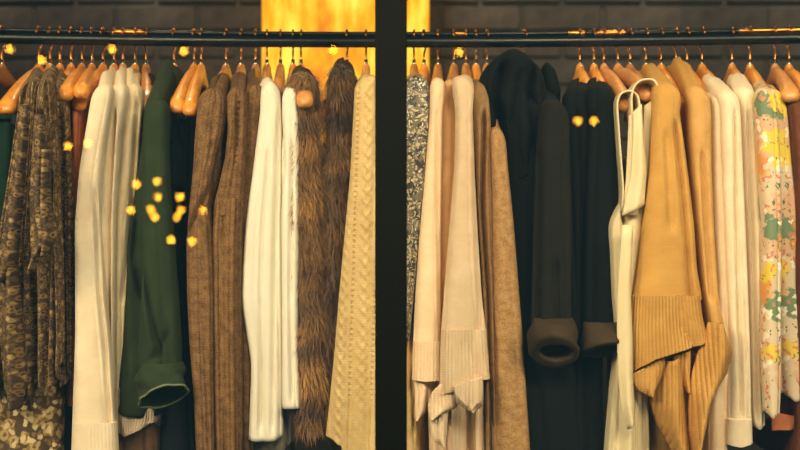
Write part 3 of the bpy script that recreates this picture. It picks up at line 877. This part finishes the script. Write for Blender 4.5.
t = garment('fur_vest', 301, 434, -0.2, 'brown fur vest with a bare hanger end poking out at its shoulder', 'vest', 'fur clothes')
furry(t, 'vest', [(72, 292, 314), (90, 288, 319), (112, 288, 318), (200, 290, 319), (300, 294, 321), (400, 296, 323), (430, 297, 322)], -0.205, 301, 15000, [(34, 22, 12), (84, 55, 24), (134, 92, 42), (182, 132, 66)], bands=1, seed=32)
t = garment('fur_coat', 347, 415, -0.2, 'dark brown fur coat beside the cable-knit cardigan', 'coat', 'fur clothes')
furry(t, 'coat', [(66, 329, 353), (85, 326, 354), (112, 326, 352), (200, 324, 348), (300, 322, 342), (400, 320, 332), (412, 320, 330)], -0.185, 347, 15000, [(32, 21, 12), (68, 45, 21), (108, 73, 35), (152, 106, 52)], bands=1, seed=33)

def cable_disp(px, py, S, v):
    w = px - 350 + (py - 300) * 0.03
    c = np.zeros_like(px)
    for k0 in range(-2, 3):
        x0 = -8 + k0 * 22
        ph = 2 * np.pi * py / 24
        for k in (0, np.pi):
            xc = x0 + 3.4 * np.sin(ph + k)
            c += .0027 * np.exp(-((w - xc) / 2.2) ** 2) * (1 + .3 * np.cos(ph + k))
        c -= .005 * np.exp(-((w - x0 - 10.5) / 1.1) ** 2) * (0.5 + 0.5 * np.cos(2 * np.pi * py / 5.5))
    return c
t = garment('cardigan', 366, 475, -0.22, 'cream cable-knit cardigan beside the window mullion', 'cardigan')
bdy(t, 'cable', [(76, 359, 380), (90, 354, 382), (112, 353, 383), (170, 350, 384), (225, 345, 386), (300, 338, 388), (360, 333, 390), (440, 325, 392)], -0.225, 366, rise=.04, back=.36, NU=150, NV=260, disp=cable_disp,
    folds=[(2, .001, .005, .4, .1)], hem=[(323, 436), (333, 441), (342, 446), (346, 470), (392, 475)], hem_zone=.12, seed=34)

# =============================================================== hangers, right pane
hanger(414, 416, 100, 'the sequinned scale-print jacket', 'wood_brown')
hanger(424, 412, 102, 'the ivory dress with an eyelet edge', yn=-0.14)
hanger(438, 436, 98, 'the narrow warm cream sweater', 'wood_brown')
hanger(454, 449, 98, 'the peach knit between two cream sweaters', 'wood_brown')
hanger(466, 470, 97, 'the wide warm cream sweater', 'wood_brown')
hanger(476, 482, 105, 'the tan wool cardigan', 'wood_honey')
hanger(487, 502, 140, 'the mottled camel coat', 'wood_brown')
hanger(524, 555, 120, 'the dark hooded jacket', 'wood_brown')
hanger(580, 596, 104, 'the blackish jacket beside the hooded one')
hanger(594, 612, 106, 'the blackish jacket beside the ivory tank top')
hanger(604, 627, 107, 'the ivory tank top', 'wood_pale', wide=.0155, cov=False)
hanger(618, 648, 96, 'the ivory camisole', 'wood_pale', wide=.0165, cov=False)
hanger(630, 657, 112, '', 'wood_brown', yn=-.17, label='brown wooden hanger with its bare end low beside the camel sweater', cov=False)
hanger(646, 670, 100, 'the camel sweater with the ribbed hem')
hanger(661, 688, 112, 'the narrow camel cardigan between two camel sweaters')
hanger(676, 704, 104, 'the camel sweater beside the cream knits')
hanger(687, 717, 112, 'the narrow cream knit next to the camel sweater')
hanger(702, 733, 104, 'the cream knit with a banded hem')
hanger(732, 753, 98, 'the cream knit beside the floral blouse')
hanger(750, 773, 102, 'the bright floral blouse')
hanger(775, 791, 97, 'the rust brown top', 'wood_pale', wide=.0165, cov=False)
hanger(789, 818, 98, 'the taupe top at the end of the row', 'wood_honey')

# =============================================================== garments, right pane
t = garment('jacket', 414, 340, -0.2, 'grey scale-print sequinned jacket beside the window mullion', 'jacket')
bdy(t, 'snake', [(74, 406, 428), (90, 403, 430), (112, 402, 431), (168, 400, 427), (225, 399, 421), (280, 399, 416), (340, 399, 410)], -0.215, 414, rise=.035, folds=[(2, .001, .003, .5, .2)], wrinkle=.004, seed=40)
t = garment('dress', 424, 475, -0.2, 'ivory dress with a dotted eyelet edge beside the mullion', 'dress')
bdy(t, 'cable', [(110, 396, 414), (200, 396, 412), (300, 396, 414), (475, 396, 419)], -0.185, 424, rise=.03, disp=holes([[(408, 240), (411, 340), (415, 470)]], 5, .008, 1.4), seed=41)
t = garment('sweater', 438, 382, -0.2, 'narrow warm cream sweater with a ribbed hem', 'sweater', 'warm cream sweaters')
bdy(t, 'pale_pink', [(78, 430, 445), (90, 430, 446), (112, 430, 443), (168, 425, 442), (225, 420, 441), (300, 415, 441), (344, 413, 442)], -0.22, 438, rise=.035, folds=[(2, .001, .003, .5, .2)], creases=[([(437, 110), (438, 250), (440, 344)], .004, 2)], seed=42)
bdy(t, 'pale_pink_rib', [(342, 413, 442), (360, 412.5, 442), (382, 412, 442)], -0.222, 438, rise=0, cap=0, name='ribbed_hem', hem=[(412, 381), (426, 382), (442, 381)], seed=42)
t = garment('sweater', 454, 420, -0.18, 'peach knit squeezed between two cream sweaters', 'sweater', 'warm cream sweaters')
bdy(t, 'peach', [(80, 442, 458), (112, 441, 458), (225, 440, 457), (300, 438, 450), (420, 438, 450)], -0.195, 454, rise=.035, folds=[(2, .001, .003, .5, .2)], seed=43)
t = garment('sweater', 466, 395, -0.22, 'wide warm cream sweater with a deep ribbed hem', 'sweater', 'warm cream sweaters')
bdy(t, 'pale_pink', [(76, 450, 470), (90, 453, 475), (112, 456, 473), (168, 455, 475), (225, 450, 478), (300, 444, 483), (332, 441.5, 487)], -0.245, 466, rise=.04,
    folds=[(2, .001, .004, .5, .2)], creases=[([(474, 160), (477, 250), (481, 332)], .005, 2.5)], seed=44)
bdy(t, 'pale_pink_rib', [(330, 441.5, 487), (360, 440.5, 489.5), (386, 440, 491)], -0.247, 466, rise=0, cap=0, name='ribbed_hem', hem=[(440, 396), (452, 392), (470, 384), (480, 381), (491, 380)], folds=[(2, .004, .006, .5, .2)], seed=44)
t = garment('sweater', 460, 470, -0.2, 'warm cream ribbed tunic whose folded tails hang below the cream sweaters', 'tunic', 'warm cream sweaters')
bdy(t, 'pale_pink_rib', [(345, 428, 490), (400, 428, 490), (475, 430, 490)], -0.185, 460, rise=0, back=.25, folds=[(4, .006, .016, .3, .3)], creases=[([(470, 380), (470, 470)], .02, 3), ([(446, 380), (447, 470)], .02, 3)], seed=45)
flap('folded_tail', t, M['pale_pink_rib'], [(414, 372), (415, 392), (415, 408), (416, 419)], [(428, 372), (427, 395), (425, 412), (417, 420)], -0.2, bulge=.012)
flap('folded_tail', t, M['pale_pink_rib'], [(440, 384), (432, 392), (428, 405), (430, 419)], [(462, 384), (462, 396), (456, 407), (431, 420)], -0.228, bulge=.012)
flap('folded_tail', t, M['pale_pink_rib'], [(452, 378), (446, 388), (440, 394), (472, 412)], [(482, 376), (483, 390), (483, 404), (474, 412)], -0.236, bulge=.008)
flap('folded_tail', t, M['pale_pink_rib'], [(452, 386), (455, 395), (462, 402), (470, 409)], [(482, 376), (483, 388), (482, 402), (472, 409)], -0.25, bulge=.006)
flap('folded_tail', t, M['pale_pink_rib'], [(431, 408), (430, 425), (434, 440), (444, 447)], [(448, 404), (447, 420), (446, 436), (445, 447)], -0.222, bulge=.01)
t = garment('cardigan', 476, 475, -0.2, 'tan wool cardigan between the wide cream sweater and the camel coat', 'cardigan')
bdy(t, 'tan', [(84, 472, 486), (100, 472, 490), (130, 474, 492), (200, 478, 494), (300, 484, 497), (475, 488, 500)], -0.21, 476, rise=.05, folds=[(2, .002, .005, .2, .2)], creases=[([(484, 110), (482, 200), (488, 300), (492, 460)], .014, 2)], seed=46)
t = garment('coat', 487, 475, -0.22, 'mottled camel wool coat beside the dark hooded jacket', 'coat')
slv(t, 'camel_coat', [(128, 490, 503), (140, 490, 507), (168, 492, 509), (225, 493, 515), (300, 494, 521), (337, 495, 524), (400, 495, 528), (475, 496, 533)], -0.225, rise=.06, folds=[(2, .001, .003, .5, .2)], seed=47)
bdy(t, 'camel_coat', [(122, 486, 500), (160, 486, 504), (300, 490, 510), (475, 494, 520)], -0.175, 487, rise=.13, seed=48)

t = garment('jacket', 524, 475, -0.22, 'dark jacket with a hood and a rolled brown cuff', 'jacket', 'dark jackets')
bdy(t, 'jacket_black', [(98, 520, 562), (120, 508, 569), (160, 506, 574), (225, 508, 576), (300, 512, 580), (475, 520, 592)], -0.19, 524, rise=.08, back=.34, folds=[(3, .003, .008, .5, .2)], creases=[([(574, 330), (584, 400), (586, 470)], .01, 2.5)], seed=49)
slv(t, 'jacket', [(100, 542, 566), (120, 540, 571), (170, 537, 572), (225, 535, 573), (300, 533, 573), (345, 532, 574)], -0.245, rise=.05, folds=[(2, .002, .006, .2, .2)], creases=[([(540, 150), (538, 330)], .008, 2.5), ([(556, 260), (558, 340)], .006, 3)], seed=50)
cuff_tube('rolled_cuff', t, M['cuff_brown'], [(553, 318, -0.225, 19, .022, 0, 0), (553, 332, -0.24, 24, .035, 25, 0), (555, 352, -0.262, 25, .04, 48, -4), (557, 352, -0.262, 17, .022, 48, -4), (556, 344, -0.235, 15, .02, 30, 0)], wrinkle=.006, seed=8)
cloth_piece('hood', t, M['jacket_black'], [(44, 508, 522), (50, 500, 532), (60, 490, 541), (72, 482, 547), (90, 480, 551), (115, 484, 553), (140, 492, 552), (172, 504, 545)], -0.20, None, rf=.065, cap=.03, n=2.4,
    creases=[([(536, 56), (530, 90), (538, 130), (534, 172)], .02, 4), ([(505, 62), (496, 100), (506, 140), (514, 172)], .02, 5), ([(520, 70), (514, 120), (522, 172)], .014, 4)], hem=[(500, 150), (520, 178), (546, 166)], wrinkle=.012, seed=52)
cloth_piece('collar', t, M['jacket_black'], [(60, 545, 552), (70, 542, 558), (88, 540, 563), (100, 538, 562)], -0.13, None, rf=.03, cap=.02, n=2.2, wrinkle=.008, seed=72)
for hk, ol, cuff, lab, yy, sd in (
    (580, [(88, 568, 590), (100, 563, 600), (130, 566, 606), (225, 572, 606), (340, 574, 604), (475, 574, 606)], None, 'blackish jacket hanging beside the hooded jacket', -0.185, 53),
    (594, [(86, 588, 612), (100, 586, 618), (130, 588, 620), (225, 584, 620), (340, 582, 620)], [(328, 590, 622), (338, 584, 623), (350, 583, 623), (366, 590, 620)], 'blackish jacket with a rolled brown cuff beside the ivory tank top', -0.2, 54)):
    t = garment('jacket', hk, 475, yy, lab, 'jacket', 'dark jackets')
    bdy(t, 'jacket_black', ol, yy, hk, rise=.06, folds=[(3, .003, .008, .5, .2)], seed=sd)
    if cuff:
        cuff_tube('rolled_cuff', t, M['cuff_brown'], [(603, 322, -0.2, 17, .022, 0, 0), (603, 334, -0.21, 20, .032, 15, 4), (603, 350, -0.225, 22, .036, 25, 10), (604, 350, -0.225, 15, .02, 25, 10), (603, 342, -0.21, 13, .018, 15, 0)], wrinkle=.006, seed=4)

def strap_loop(t, pts, mat, w=0.004, wz=2.2):
    return tube('strap', pts, w, M[mat], t, 8, wz)
t = garment('tank_top', 604, 475, -0.22, 'ivory satin tank top with its strap looped on the hanger end', 'tank top', 'ivory sleeveless tops')
bdy(t, 'tank', [(196, 623, 640), (208, 618, 646), (222, 609, 648), (235, 609, 646), (250, 611, 645), (300, 613, 637), (340, 617, 640), (380, 612, 640), (475, 604, 640)], -0.215, 618, rise=0, back=.3, cap=.02,
    folds=[(3, .004, .008, .4, .3), (5, .001, .003, 0, .3)], creases=[([(624, 205), (627, 260), (626, 340)], .012, 2.2)], seed=56, wrinkle=.004)
band('strap', t, M['tank'], [(622, 214), (624, 190), (621, 160), (619, 130), (617.5, 110), (617.5, 100), (621, 93), (627, 90.5), (633, 91), (638, 95), (640, 104), (640, 130), (638, 170), (634, 214)], -0.226, -0.185)
flap('strap', t, M['tank'], [(629, 116), (628, 140), (626, 180), (622, 215)], [(640, 108), (639, 140), (638, 180), (638, 215)], -0.222, bulge=.006, wave=.001)
flap('tie', t, M['tank'], [(622, 225), (617, 290), (617, 340), (618, 375), (621, 405), (628, 430)], [(632, 225), (630, 290), (632, 340), (632, 375), (634, 405), (634, 424)], -0.245, bulge=.008, wave=.002)
t = garment('camisole', 618, 475, -0.22, 'ivory camisole draped from a hanger end beside the camel sweater', 'camisole', 'ivory sleeveless tops')
bdy(t, 'tank', [(150, 640, 652), (180, 638, 652), (222, 634, 650), (300, 628, 648), (475, 622, 652)], -0.19, 625, rise=0, back=.26, folds=[(2, .003, .007, .4, .3)], seed=57, wrinkle=.003)
flap('strap', t, M['tank'], [(633, 112), (633, 140), (631, 175), (622, 216)], [(641, 104), (643, 140), (646, 170), (644, 205)], -0.23, bulge=.008, wave=.002)
flap('strap', t, M['tank'], [(644, 106), (643, 140), (641, 190)], [(655, 98), (653, 140), (652, 190)], -0.205, bulge=.006, wave=.002)
band('strap', t, M['tank'], [(640, 180), (637, 150), (633, 120), (631.5, 100), (633, 88), (639, 80.5), (648, 78.5), (655, 80), (659, 87), (657, 110), (653, 150)], -0.228, -0.18)

t = garment('sweater', 646, 385, -0.23, 'camel sweater with a wide slanting ribbed hem', 'sweater', 'camel knits')
bdy(t, 'camel', [(84, 655, 679), (95, 655, 684), (112, 655, 682), (168, 652, 690), (225, 645, 697), (270, 639, 700), (300, 633, 703), (318, 631.5, 705)], -0.245, 646, rise=.078, neck=.85, folds=[(2, .001, .003, .5, .2)],
    creases=[([(676, 120), (684, 200), (694, 318)], .008, 2.6), ([(667, 130), (672, 230)], .004, 4)], hem=[(631, 322), (660, 312), (705, 300)], seed=58)
bdy(t, 'camel_rib', [(296, 633, 703), (330, 630.5, 707), (362, 630, 710)], -0.249, 646, rise=0, cap=0, name='ribbed_hem', hem=[(630, 378), (640, 368), (656, 359), (672, 354), (690, 349), (710, 343)], hem_zone=.8, folds=[(2, .004, .01, .5, .2)], seed=59)
flap('hem_fold', t, M['camel_rib'], [(631, 374), (632, 382), (638, 390), (650, 396)], [(664, 356), (664, 366), (660, 380), (652, 396)], -0.235, bulge=.01, wave=.003)
t = garment('tunic', 661, 475, -0.2, 'pale camel knit tunic whose ribbed tails fall in points below the camel sweater', 'tunic', 'camel knits')
bdy(t, 'camel', [(100, 684, 694), (170, 684, 696), (300, 664, 705), (360, 652, 712), (420, 652, 705), (475, 655, 700)], -0.165, 661, rise=.05, back=.28, folds=[(3, .004, .012, .5, .2)], creases=[([(687, 360), (688, 470)], .03, 4)], seed=60)
flap('ribbed_tail', t, M['camel_rib'], [(656, 362), (651, 385), (652, 405), (658, 424), (666, 438), (673, 452)], [(680, 355), (686, 380), (688, 405), (691, 430), (692, 450), (692, 465)], -0.212, bulge=.03, wave=.009, ph=2, NU=24)
flap('ribbed_tail', t, M['camel_rib'], [(672, 356), (676, 368), (682, 382), (687, 392)], [(690, 350), (690, 362), (689, 378), (688, 392)], -0.225, bulge=.008)
flap('ribbed_tail', t, M['camel_rib'], [(708, 322), (699, 348), (691, 378), (689, 408), (690, 432), (693, 458)], [(721, 322), (732, 350), (727, 374), (713, 396), (705, 420), (694, 459)], -0.232, bulge=.03, wave=.006, ph=1, NU=24)
flap('ribbed_tail', t, M['camel_rib'], [(696, 420), (694, 435), (692, 455), (690, 470)], [(708, 408), (706, 425), (702, 440), (700, 470)], -0.19, bulge=.012)
t = garment('sweater', 676, 355, -0.22, 'camel sweater with its shoulder rising over the cream knits', 'sweater', 'camel knits')
slv(t, 'camel_pale', [(87, 688, 709), (100, 688, 713), (112, 690, 714), (168, 693, 714), (225, 698, 716), (300, 706, 721), (337, 713, 729), (356, 718, 733)], -0.23, rise=.06, folds=[(2, .001, .003, .5, .2)], seed=61, creases=[([(703, 150), (706, 220), (712, 300)], .006, 2.5)])
bdy(t, 'camel', [(90, 690, 708), (168, 690, 710), (300, 696, 716), (356, 706, 722)], -0.185, 676, rise=.10, neck=.85, seed=62)

t = garment('cardigan', 687, 475, -0.19, 'narrow cream knit cardigan next to the camel sweater', 'cardigan', 'cream knits beside the floral blouse')
bdy(t, 'pale_pink', [(96, 711, 723), (112, 712, 725), (225, 714, 727), (300, 718, 730), (400, 711, 731), (475, 710, 731)], -0.205, 687, rise=.05, folds=[(2, .001, .004, .5, .2)], seed=63)
t = garment('cardigan', 702, 447, -0.2, 'cream knit cardigan with a banded hem', 'cardigan', 'cream knits beside the floral blouse')
bdy(t, 'cream', [(90, 718, 739), (100, 720, 742), (112, 722, 743), (225, 725, 748), (337, 730, 752), (421, 730, 754)], -0.215, 702, rise=.07, neck=.7, folds=[(2, .001, .004, .2, .2)], creases=[([(735, 110), (737, 250), (742, 420)], .007, 2)], seed=64)
bdy(t, 'cream', [(419, 729.5, 754.5), (447, 729.5, 755.5)], -0.219, 702, rise=0, cap=.002, name='hem_band', hem=[(729, 446), (742, 448), (755, 444)], seed=65)
t = garment('cardigan', 732, 430, -0.2, 'warm cream knit cardigan beside the floral blouse', 'cardigan', 'cream knits beside the floral blouse')
bdy(t, 'cream', [(88, 735, 757), (100, 738, 761), (112, 741, 762), (225, 747, 768), (337, 751, 768), (430, 754, 767)], -0.195, 732, rise=.07, neck=.7, folds=[(2, .001, .004, .8, .2)], creases=[([(749, 110), (754, 250), (758, 420)], .008, 2)], hem=[(753, 426), (760, 430), (768, 424)], seed=66)
t = garment('blouse', 750, 418, -0.22, 'bright floral blouse with orange, yellow and green print', 'blouse')
bdy(t, 'floral', [(90, 764, 786), (112, 768, 790), (168, 772, 795), (225, 776, 801), (337, 780, 808), (398, 783, 812)], -0.19, 750, rise=.06, folds=[(2, .002, .005, .5, .2)], hem=[(783, 393), (795, 402), (812, 396)], seed=67)
slv(t, 'floral', [(88, 759, 775), (100, 758, 780), (168, 762, 784), (225, 766, 785), (300, 766, 784), (337, 765, 784), (380, 766, 784), (418, 768, 782)], -0.235, rise=.05, folds=[(2, .002, .004, .5, .2)], hem=[(766, 410), (772, 419), (783, 412)], seed=68)
t = garment('top', 750, 432, -0.15, 'salmon pink top showing below the floral blouse', 'top')
bdy(t, 'rust_brown', [(340, 770, 800), (420, 768, 798)], -0.15, 755, rise=0, back=.25, folds=[(3, .003, .005, 0, 0)], seed=69, name='body')
flap('hem_panel', t, M['salmon'], [(771, 412), (771, 422), (772, 431)], [(797, 416), (798, 422), (797, 428)], -0.165, bulge=.006)
t = garment('top', 775, 475, -0.2, 'rust brown top beside the floral blouse', 'top')
bdy(t, 'rust_brown', [(98, 790, 806), (200, 797, 812), (475, 800, 820)], -0.2, 775, rise=.02, folds=[(2, .003, .006, 0, 0)], seed=70)
t = garment('top', 789, 475, -0.2, 'taupe top at the end of the row', 'top')
bdy(t, 'taupe', [(98, 810, 828), (200, 812, 832), (475, 814, 836)], -0.2, 789, rise=.06, folds=[(2, .003, .006, 0, 0)], seed=71)

# =============================================================== string lights across the street, mirrored in the glass
mb, ntb, bb = new_mat('festoon_bulb')
bb.inputs['Base Color'].default_value = lin((255, 200, 90))
bb.inputs['Emission Color'].default_value = lin((255, 168, 40)); bb.inputs['Emission Strength'].default_value = 46
YBULB = -4.0
yv = 2 * YG - YBULB
sv, sf = [], []
for i in range(9):
    a = math.pi * i / 8
    for j in range(14):
        b_ = 2 * math.pi * j / 14
        sv.append((math.sin(a) * math.cos(b_), math.sin(a) * math.sin(b_), math.cos(a) * 1.1))
for i in range(8):
    for j in range(14):
        k = (j + 1) % 14
        sf.append((i * 14 + j, (i + 1) * 14 + j, (i + 1) * 14 + k, i * 14 + k))
strings = [
    [(10, 49), (42, 60), (112, 49), (184, 51), (333, 50), (459, 52)],
    [(68, 146), (88, 143)],
    [(136, 184), (157, 181), (158, 197), (180, 197), (181, 210), (177, 217), (203, 210)],
    [(131, 210), (151, 209), (155, 217), (171, 240), (192, 241)],
    [(578, 121), (594, 121)],
]
over = ['the clothes rail', 'the printed dress and cream cardigan', 'the green shirt and black trousers', 'the sleeve of the green shirt', 'the dark jackets']
for s, ov in zip(strings, over):
    pts = [P(x, y, yv) for x, y in s]
    pts = [Vector((p.x, YBULB, p.z)) for p in pts]
    cord = [pts[0] + Vector((-1.2, 0, 1.0))]
    for i, p in enumerate(pts):
        cord.append(p + Vector((0, 0, 0.05)))
    cord.append(pts[-1] + Vector((1.2, 0, 1.0)))
    t = thing('light_string', cord[1], 'dark cord of festoon lights mirrored in the glass over ' + ov, 'light cord', 'festoon light cords')
    tube('cord', cord, 0.003, M['black_metal'], t, 6)
    for p in pts:
        r = random.uniform(0.0105, 0.0125)
        t = thing('festoon_bulb', p, 'small glowing festoon bulb mirrored in the glass over ' + ov, 'bulb', 'festoon bulbs mirrored over ' + ov)
        make_mesh('globe', [(p.x + r * a, p.y + r * b_, p.z + r * c) for a, b_, c in sv], sf, mb, t)
        tube('socket', [p + Vector((0, 0, r * .9)), p + Vector((0, 0, 0.05))], 0.009, M['black_metal'], t, 8)
